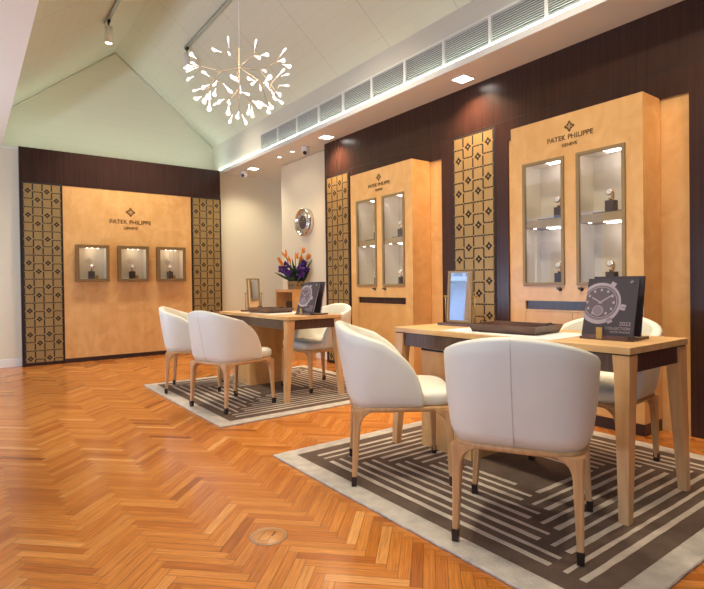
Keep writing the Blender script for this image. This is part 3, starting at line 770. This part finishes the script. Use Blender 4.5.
# ------------------------------------------------------------------ console with flowers, clock
t = thing('console', 'maple box console with an open cubby below the wall clock', 'console', (3.60, 6.20, 0))
b = MB(); W, L, H = .355, .52, .965; k = .035
b.box(0, W, 0, k, 0, H-k); b.box(0, W, L-k, L, 0, H-k); b.box(0, W, 0, L, H-k, H); b.box(.02, W, k, L-k, 0, .58); b.box(W-.02, W, k, L-k, .58, H-k)
b.build('carcass', M['maple'], t)
MB().box(.03, .035+.2, .10, .26, .5805, .80).build('cubby_insert', M['darkflat'], t)
t = thing('vase', 'gold patterned square vase holding orange and purple flowers on the console', 'vase', (3.77, 6.42, .965), math.radians(6))
b = MB(); b.loft([[(-s,-s,z),(s,-s,z),(s,s,z),(-s,s,z)] for s, z in ((.082,0),(.088,.115),(.08,.115),(.078,.02))], smooth=False); b.build('body', M['brass'], t, bevel=.002)
for face_ in range(2):
    for dx in (-.035, .035):
        b = MB(); R = Matrix.Rotation(-PI/2*face_, 4, 'Z') @ Matrix.Translation((dx, -.0885, .058)) @ Matrix.Rotation(PI/4, 4, 'Y')
        b.box(-.011,-.001,0,.001,-.011,-.001,0,R); b.box(.001,.011,0,.001,.001,.011,0,R); b.box(-.011,-.001,0,.001,.001,.011,0,R); b.box(.001,.011,0,.001,-.011,-.001,0,R); b.build('diamond_mark', M['slot'], t)
base = Vector((3.77, 6.42, 1.08)); rnd = random.Random(11)
b = MB()
def leafblade(b, p0, p1, wd, m=0, bend=.03):
    p0, p1 = Vector(p0), Vector(p1); d = (p1-p0); side = d.cross(Vector((-.7,-.6,.2))).normalized(); nn = d.cross(side).normalized()
    n = 7; rings = []
    for i in range(n):
        q = i/(n-1); w_ = wd*max(.06, math.sin(PI*min(1, q*.85+.12))); c = p0+d*q+nn*bend*math.sin(PI*q)
        rings.append([c-side*w_, c+nn*wd*.25, c+side*w_, c-nn*.0015+nn*wd*.2])
    b.loft(rings, m, smooth=True)
for i in range(90):
    a = rnd.uniform(0, 2*PI); r = rnd.uniform(.02,.10); p = base+Vector((math.cos(a)*r, math.sin(a)*r, rnd.uniform(-.03,.02)))
    q = p+Vector((math.cos(a)*rnd.uniform(.02,.09), math.sin(a)*rnd.uniform(.02,.09), rnd.uniform(.08,.22)))
    leafblade(b, p, q, .022)
tag(b.build('foliage', M['moss']), 'dense dark green foliage filling the vase on the console', 'foliage', kind='stuff')
OL = ('farthest left', 'second tall one from the left', 'low one left of centre', 'upright at the centre', 'low one right of centre', 'highest', 'lowest at the left', 'farthest right')
PL = ('farthest left', 'low one left of centre', 'upper one at the left', 'just right of centre', 'farthest right', 'highest at the right', 'lowest at the front')
LL = ('pointing out at the far left', 'upper left one', 'long one pointing up at the far right', 'broad one at the right', 'tall thin one left of centre', 'tall thin one at the top centre', 'broad upper right one', 'short front one at left', 'short front one at right')
vr = Vector((.8036, -.5952, 0)); vf = Vector((.5952, .8036, 0))     # spread directions across and along the view of the room
def at(u, z, d=0): return base+vr*u+vf*d+Vector((0,0,z))
for i, (u, z, d) in enumerate(((-.22,.26,.02),(-.13,.34,-.03),(-.07,.26,-.06),(.0,.32,-.02),(.06,.28,.05),(.09,.40,.02),(-.17,.22,-.05),(.15,.31,.04))):
    t = thing('bird_of_paradise', 'orange bird of paradise flower, '+OL[i]+' in the vase bouquet', 'flower', tuple(at(u*.2,-.02,d*.3)), 0, 'orange flowers in the vase')
    o_ = Vector(t.location); tip = at(u, z, d)-o_
    b = MB(); b.tube([(0,0,0), tip*.5+Vector((0,0,.01)), tip], .005, 6); b.build('stem', M['leaf'], t)
    b = MB(); dr = Vector((math.copysign(.5, u+.001)*vr.x, .5*vr.y*math.copysign(1,u+.001), .9)).normalized()
    for k in range(4):
        s_ = Vector((rnd.uniform(-.4,.4), rnd.uniform(-.4,.4), rnd.uniform(-.1,.3)))
        leafblade(b, tip-dr*.01, tip+(dr+s_).normalized()*rnd.uniform(.075,.115), .014, 0, .008)
    b.build('bloom', M['petal'], t)
    b = MB(); leafblade(b, tip, tip+(dr+Vector((.1,-.2,-.4))).normalized()*.06, .006); b.build('spathe', M['violet'], t)
for i, (u, z, d) in enumerate(((-.19,.17,-.03),(-.11,.12,-.08),(-.14,.22,0),(.07,.18,-.07),(.14,.16,-.02),(.11,.25,.03),(.07,.10,-.09))):
    t = thing('purple_flower', 'ruffled purple flower head, '+PL[i]+' in the vase bouquet', 'flower', tuple(at(u*.3,-.02,d*.5)), 0, 'purple flowers in the vase')
    o_ = Vector(t.location); tip = at(u, z, d)-o_
    b = MB(); b.tube([(0,0,0), tip], .004, 6); b.build('stem', M['leaf'], t)
    b = MB()
    for k in range(34):
        v = Vector((rnd.gauss(0,1), rnd.gauss(0,1), rnd.gauss(0,1))).normalized(); leafblade(b, tip+v*.018, tip+v*rnd.uniform(.05,.074), .019, 0, .004)
    b.build('bloom', M['purple'], t)
for i, (u, z, d, u0) in enumerate(((-.30,.13,0,-.05),(-.26,.20,.05,-.05),(.24,.32,.02,.03),(.20,.17,-.02,.05),(-.06,.33,.05,-.01),(.05,.34,.06,.01),(.18,.22,.06,.05),(-.04,.10,-.10,0),(.04,.16,-.1,.02))):
    b = MB(); leafblade(b, (0,0,0), at(u,z,d)-at(u0,0,0), .017 if i not in (3,6) else .03, 0, .02)
    o = b.build('leaf', M['leaf']); o.location = at(u0,0,0); tag(o, 'dark green leaf, '+LL[i]+' of the vase bouquet', 'leaf', 'leaves in the vase')
t = thing('wall_clock', 'round silver wall clock above the console', 'clock', (3.969, 6.44, 1.925))
b = MB(); b.lathe([(.20,0),(.205,-.02),(.20,-.075),(.185,-.088),(.172,-.08),(.165,-.06),(.0,-.058)], axis='X', n=48); b.build('bezel', M['steel'], t)
b = MB(); b.lathe([(.0,-.0605),(.163,-.0605),(.163,-.059),(0,-.059)], axis='X', n=48); b.build('dial', M['clockface'], t)
b = MB(); b.lathe([(.0,-.063),(.098,-.063),(.098,-.061),(0,-.061)], axis='X', n=36); b.build('dial_centre', M['clockdark'], t)
b = MB()
for q in range(12):
    R = Matrix.Rotation(q*PI/6, 4, 'X'); b.box(-.0625,-.0605,-.003,.003,.125,.155,0,R)
b.build('hour_marks', M['slot'], t)
for an, ln in ((-60, .075), (40, .115)):
    R = Matrix.Rotation(math.radians(an), 4, 'X'); MB().box(-.067,-.065,-.003,.003,-.015,ln,0,R).build('hand', M['steel'], t)

# ------------------------------------------------------------------ floor box
t = thing('floor_box', 'round wood-inlaid socket cover set into the floor near the bottom of the photo', 'floor box', (.99, 1.936, 0))
b = MB(); b.lathe([(.0,.0005),(.068,.0005),(.071,.003),(.075,.003),(.077,.0005)], n=40); b.build('ring', M['copper'], t)
b = MB(); b.lathe([(.0,.0012),(.067,.0012),(.067,.0022),(0,.0022)], n=40); b.build('lid', M['sock'], t)
b = MB(); R = Matrix.Rotation(math.radians(40), 4, 'Z'); 
for q in ((-.04,.04,-.0008,.0008),(-.0408,-.0392,-.0,.04),(.0392,.0408,0,.04),(-.04,.04,.039,.0406)): b.box(q[0],q[1],q[2]-.01,q[3]-.01,.0022,.0025,0,R)
b.build('seam', M['slot'], t)
MB().box(.0,.045,-.0165,-.0125,.0022,.0027,0,R).build('finger_slot', M['slot'], t)

# ------------------------------------------------------------------ air grilles
for i in range(14):
    y1, y0 = GY[i], GY[i+1]
    if i > 9: continue
    nm = ['farthest', 'second farthest', 'third farthest', 'fourth farthest', 'fifth farthest', 'sixth farthest', 'seventh farthest', 'eighth farthest', 'ninth farthest', 'tenth farthest'][i]
    t = thing('air_grille', '%s of the white air grilles along the right bulkhead' % nm, 'air grille', (3.452, y0, 2.955), 0, 'air grilles along the bulkhead')
    b = MB(); L = y1-y0; f = .014 if i != 3 else .022
    b.box(0,.02,0,f,0,.25); b.box(0,.02,L-f,L,0,.25); b.box(0,.02,f,L-f,0,.02); b.box(0,.02,f,L-f,.232,.25); b.build('frame', M['white'], t)
    b = MB()
    for k in range(11):
        z = .028+.0185*k; R = Matrix.Translation((.010,0,z+.006)) @ Matrix.Rotation(math.radians(20), 4, 'Y'); b.box(-.006,.006,f,L-f,-.0012,.0012,0,R)
    b.build('slats', M['louvre'], t)
b = MB(); b.box(3.452, 3.462, -2.6, GY[10], 2.955, 3.205); struct('trim_11', b, M['white'])

# ------------------------------------------------------------------ soffit lights, cameras
for (x, y, lb) in ((3.67,5.45,'square recessed ceiling light above the farther cabinet'), (3.65,3.20,'square recessed ceiling light above the lattice between the cabinets'), (3.70,7.58,'square recessed ceiling light over the cream alcove'), (3.66,.95,'square recessed ceiling light nearest the viewer')):
    t = thing('ceiling_light', lb, 'ceiling light', (x, y, ZT), 0, 'square lights in the soffit')
    b = MB(); 
    for q in ((-.085,-.07,-.085,.085),(.07,.085,-.085,.085),(-.07,.07,-.085,-.07),(-.07,.07,.07,.085)): b.box(q[0],q[1],q[2],q[3],-.006,0)
    b.build('frame', M['white'], t)
    MB().box(-.07,.07,-.07,.07,-.003,-.001).build('lamp_face', M['spot'], t)
for (x, y, lb) in ((3.678,6.683,'tiny round ceiling spot, the farther of the pair before the clock wall'), (3.676,6.307,'tiny round ceiling spot, the nearer of the pair before the clock wall')):
    t = thing('ceiling_spot', lb, 'ceiling light', (x, y, ZT), 0, 'tiny round spots in the soffit')
    b = MB(); b.lathe([(.024,-.004),(.032,-.004),(.034,0)], n=20); b.build('ring', M['white'], t)
    b = MB(); b.lathe([(0,-.0052),(.024,-.0052),(.024,-.0042)], n=20); b.build('lamp_face', M['spot'], t)
for (x, y, aim, lb) in ((3.667,7.85,(-.75,-.6,-.35),'white dome security camera over the cream alcove'), (3.70,6.0,(-.55,-.5,-.6),'white dome security camera beside the square ceiling light')):
    t = thing('security_camera', lb, 'security camera', (x, y, ZT), 0)
    b = MB(); b.lathe([(.0,-.03),(.05,-.03),(.056,-.02),(.056,0)], n=28); b.build('base', M['white'], t)
    b = MB(); b.lathe([(.055*math.sin(PI*k/12), -.055*math.cos(PI*k/12)-.055) for k in range(13)], n=28); b.build('ball', M['white'], t)
    d = Vector(aim).normalized(); b = MB(); c_ = Vector((0,0,-.055)); b.tube([c_+d*.035, c_+d*.057], .026, 18); b.build('lens', M['black'], t)

# ------------------------------------------------------------------ track lights
def track(label, x, z, y0, y1, heads):
    t = thing('track_light', label, 'track light', (x, y0, z), 0, 'track lights under the vault')
    MB().box(-.018, .018, 0, y1-y0, 0, .03).build('track', M['grey'], t)
    for (yy, ax, ay) in heads:
        h = thing_part(t)
        b = MB(); b.box(-.015,.015,yy-.03,yy+.03,-.03,0); b.tube([(0,yy,-.03),(0,yy,-.075)], .008, 8); b.build('adapter', M['black'], t)
        d = Vector((ax, ay, -1)).normalized(); c_ = Vector((0,yy,-.075))
        b = MB(); b.tube([c_-d*.0, c_+d*.003, c_+d*.185, c_+d*.19], [.03,.042,.042,.038], 24); hd = b.build('spot_head', M['white'], t)
        b = MB(); b.tube([c_+d*.1895, c_+d*.1912], [.036,.036], 20); b.build('lamp_face', M['spot'], hd)
def thing_part(t): return t
track('white track light with one spot head on the left vault slope', 1.42, 4.20, -1.5, 6.86, ((8.2, -.0, .1),))
track('white track light with one spot head on the right vault slope', 2.42, 4.20, -1.5, 6.95, ((8.38, .0, .15),))

# ------------------------------------------------------------------ chandelier
HUBS= {'h0': (2.016, 4.38, 2.994), 'h1': (2.016, 4.38, 3.003), 'h2': (2.01, 4.381, 2.801), 'h3': (2.007, 4.383, 2.751), 'a': (1.901, 4.341, 3.069), 'b': (2.177, 4.411, 3.155), 'c': (1.798, 4.291, 2.881), 'd': (1.72, 4.248, 2.775), 'e': (1.681, 4.44, 2.948), 'f': (1.669, 4.223, 2.712), 'g': (2.254, 4.453, 3.052), 'h': (2.35, 4.32, 3.099), 'i': (2.081, 4.08, 2.78), 'j': (2.288, 4.301, 2.878), 'k': (2.423, 4.451, 3.013), 'l': (1.852, 4.248, 2.631), 'm': (2.005, 4.383, 2.616), 'n': (2.17, 4.449, 2.734), 'o': (2.164, 4.141, 2.629), 'p': (2.004, 4.66, 2.78), 'q': (2.201, 4.053, 2.716)}
LINKS= [('a', 'h1'), ('b', 'h1'), ('c', 'h0'), ('d', 'c'), ('e', 'c'), ('f', 'd'), ('g', 'h0'), ('h', 'g'), ('i', 'h0'), ('j', 'g'), ('k', 'j'), ('l', 'h2'), ('m', 'h3'), ('n', 'h2'), ('o', 'i'), ('p', 'h2'), ('q', 'j')]
BULBS= [('a', 1.891, 4.317, 3.115, 1.871, 4.286, 3.182), ('a', 1.832, 4.345, 3.074, 1.757, 4.329, 3.069), ('a', 1.897, 4.332, 3.057, 1.891, 4.318, 3.055), ('e', 1.64, 4.43, 2.999, 1.584, 4.41, 3.018), ('e', 1.649, 4.412, 2.931, 1.586, 4.381, 2.934), ('e', 1.645, 4.455, 2.944, 1.583, 4.484, 2.936), ('e', 1.679, 4.492, 2.958, 1.628, 4.605, 2.951), ('e', 1.644, 4.503, 2.875, 1.616, 4.578, 2.864), ('d', 1.701, 4.294, 2.817, 1.675, 4.361, 2.868), ('f', 1.661, 4.195, 2.709, 1.603, 4.188, 2.669), ('f', 1.619, 4.263, 2.689, 1.571, 4.306, 2.673), ('d', 1.731, 4.213, 2.761, 1.703, 4.193, 2.716), ('f', 1.603, 4.231, 2.608, 1.548, 4.213, 2.573), ('f', 1.641, 4.195, 2.628, 1.597, 4.156, 2.543), ('f', 1.664, 4.192, 2.655, 1.637, 4.159, 2.581), ('f', 1.685, 4.261, 2.601, 1.705, 4.322, 2.546), ('d', 1.744, 4.268, 2.719, 1.752, 4.321, 2.68), ('p', 1.987, 4.709, 2.79, 1.947, 4.793, 2.768), ('p', 2.001, 4.698, 2.799, 1.978, 4.769, 2.788), ('d', 1.771, 4.173, 2.734, 1.799, 4.096, 2.651), ('l', 1.845, 4.23, 2.632, 1.833, 4.205, 2.602), ('l', 1.855, 4.26, 2.595, 1.858, 4.28, 2.528), ('l', 1.885, 4.249, 2.517, 1.879, 4.295, 2.463), ('m', 2.019, 4.415, 2.611, 2.029, 4.471, 2.573), ('m', 2.043, 4.4, 2.586, 2.094, 4.43, 2.526), ('h0', 1.975, 4.359, 2.893, 1.917, 4.328, 2.872), ('h0', 2.017, 4.39, 2.864, 2.005, 4.418, 2.892), ('h2', 2.026, 4.391, 2.849, 2.037, 4.413, 2.791), ('h2', 2.03, 4.367, 2.776, 2.054, 4.351, 2.764), ('i', 2.015, 4.09, 2.785, 1.957, 4.076, 2.786), ('i', 2.054, 4.097, 2.804, 2.02, 4.117, 2.771), ('n', 2.13, 4.429, 2.704, 2.098, 4.378, 2.604), ('n', 2.183, 4.491, 2.714, 2.216, 4.544, 2.643), ('b', 2.197, 4.441, 3.222, 2.233, 4.481, 3.325), ('b', 2.172, 4.421, 3.157, 2.196, 4.411, 3.149), ('b', 2.217, 4.358, 3.145, 2.252, 4.296, 3.139), ('h', 2.402, 4.331, 3.173, 2.468, 4.357, 3.26), ('h', 2.368, 4.316, 3.113, 2.408, 4.299, 3.123), ('h', 2.42, 4.314, 3.1, 2.5, 4.323, 3.098), ('g', 2.28, 4.475, 3.066, 2.332, 4.499, 3.077), ('i', 2.094, 4.071, 2.772, 2.141, 4.039, 2.828), ('k', 2.424, 4.441, 3.017, 2.47, 4.392, 3.079), ('k', 2.468, 4.43, 3.037, 2.526, 4.405, 3.058), ('q', 2.224, 4.027, 2.771, 2.276, 3.977, 2.763), ('i', 2.053, 4.06, 2.752, 2.036, 4.011, 2.697), ('j', 2.271, 4.289, 2.814, 2.241, 4.277, 2.852), ('j', 2.295, 4.333, 2.855, 2.337, 4.358, 2.831), ('q', 2.183, 4.011, 2.7, 2.177, 3.933, 2.649), ('q', 2.16, 4.028, 2.693, 2.143, 3.959, 2.618), ('q', 2.21, 4.061, 2.664, 2.252, 4.051, 2.637), ('n', 2.172, 4.421, 2.727, 2.198, 4.362, 2.667), ('n', 2.172, 4.452, 2.746, 2.204, 4.434, 2.737), ('o', 2.173, 4.131, 2.644, 2.189, 4.114, 2.601), ('o', 2.162, 4.124, 2.604, 2.155, 4.1, 2.542), ('o', 2.186, 4.184, 2.625, 2.179, 4.279, 2.671)]
C0 = Vector((2.016, 4.38, 2.99))
t = thing('chandelier', 'branching copper chandelier with many small glowing leaf-shaped bulbs', 'chandelier', tuple(C0))
b = MB(); b.lathe([(.0,1.56),(.055,1.56),(.055,1.585),(0,1.585)], n=24); b.tube([(0,0,.18),(0,0,1.56)], .0025, 6); b.build('suspension_rod', M['white'], t)
b = MB(); b.tube([(0,0,.18),(-.004,0,-.17),(-.008,.002,-.38)], [.0065,.006,.0035], 8); b.build('stem', M['copper'], t)
P_ = {k: Vector(v)-C0 for k, v in HUBS.items()}
for a, p in LINKS:
    b = MB(); b.tube([P_[p], P_[a]], [.0032,.0026], 6); b.build('branch', M['copper'], t)
for (n, bx, by, bz, x, y, z) in BULBS:
    p0 = Vector((bx,by,bz))-C0; p1 = Vector((x,y,z))-C0; d = p1-p0
    b = MB(); b.tube([P_[n], p0], .0026, 5); s_ = b.build('twig', M['copper'], t)
    L = max(.075, min(.15, d.length*1.25)); d.normalize()
    side = d.cross(Vector((rnd.uniform(-1,1), rnd.uniform(-1,1), rnd.uniform(-1,1)))).normalized(); nn = d.cross(side).normalized()
    b = MB(); rings = []
    for q, r in ((0,.003),(.2,.0045),(.4,.007),(.6,.014),(.75,.0195),(.88,.019),(.96,.012),(1,.002)):
        c_ = p0+d*(L*q); rings.append([c_+side*math.cos(k*PI/5)*r+nn*math.sin(k*PI/5)*r*.42 for k in range(10)])
    b.loft(rings); b.build('bulb', M['bulb'], s_)
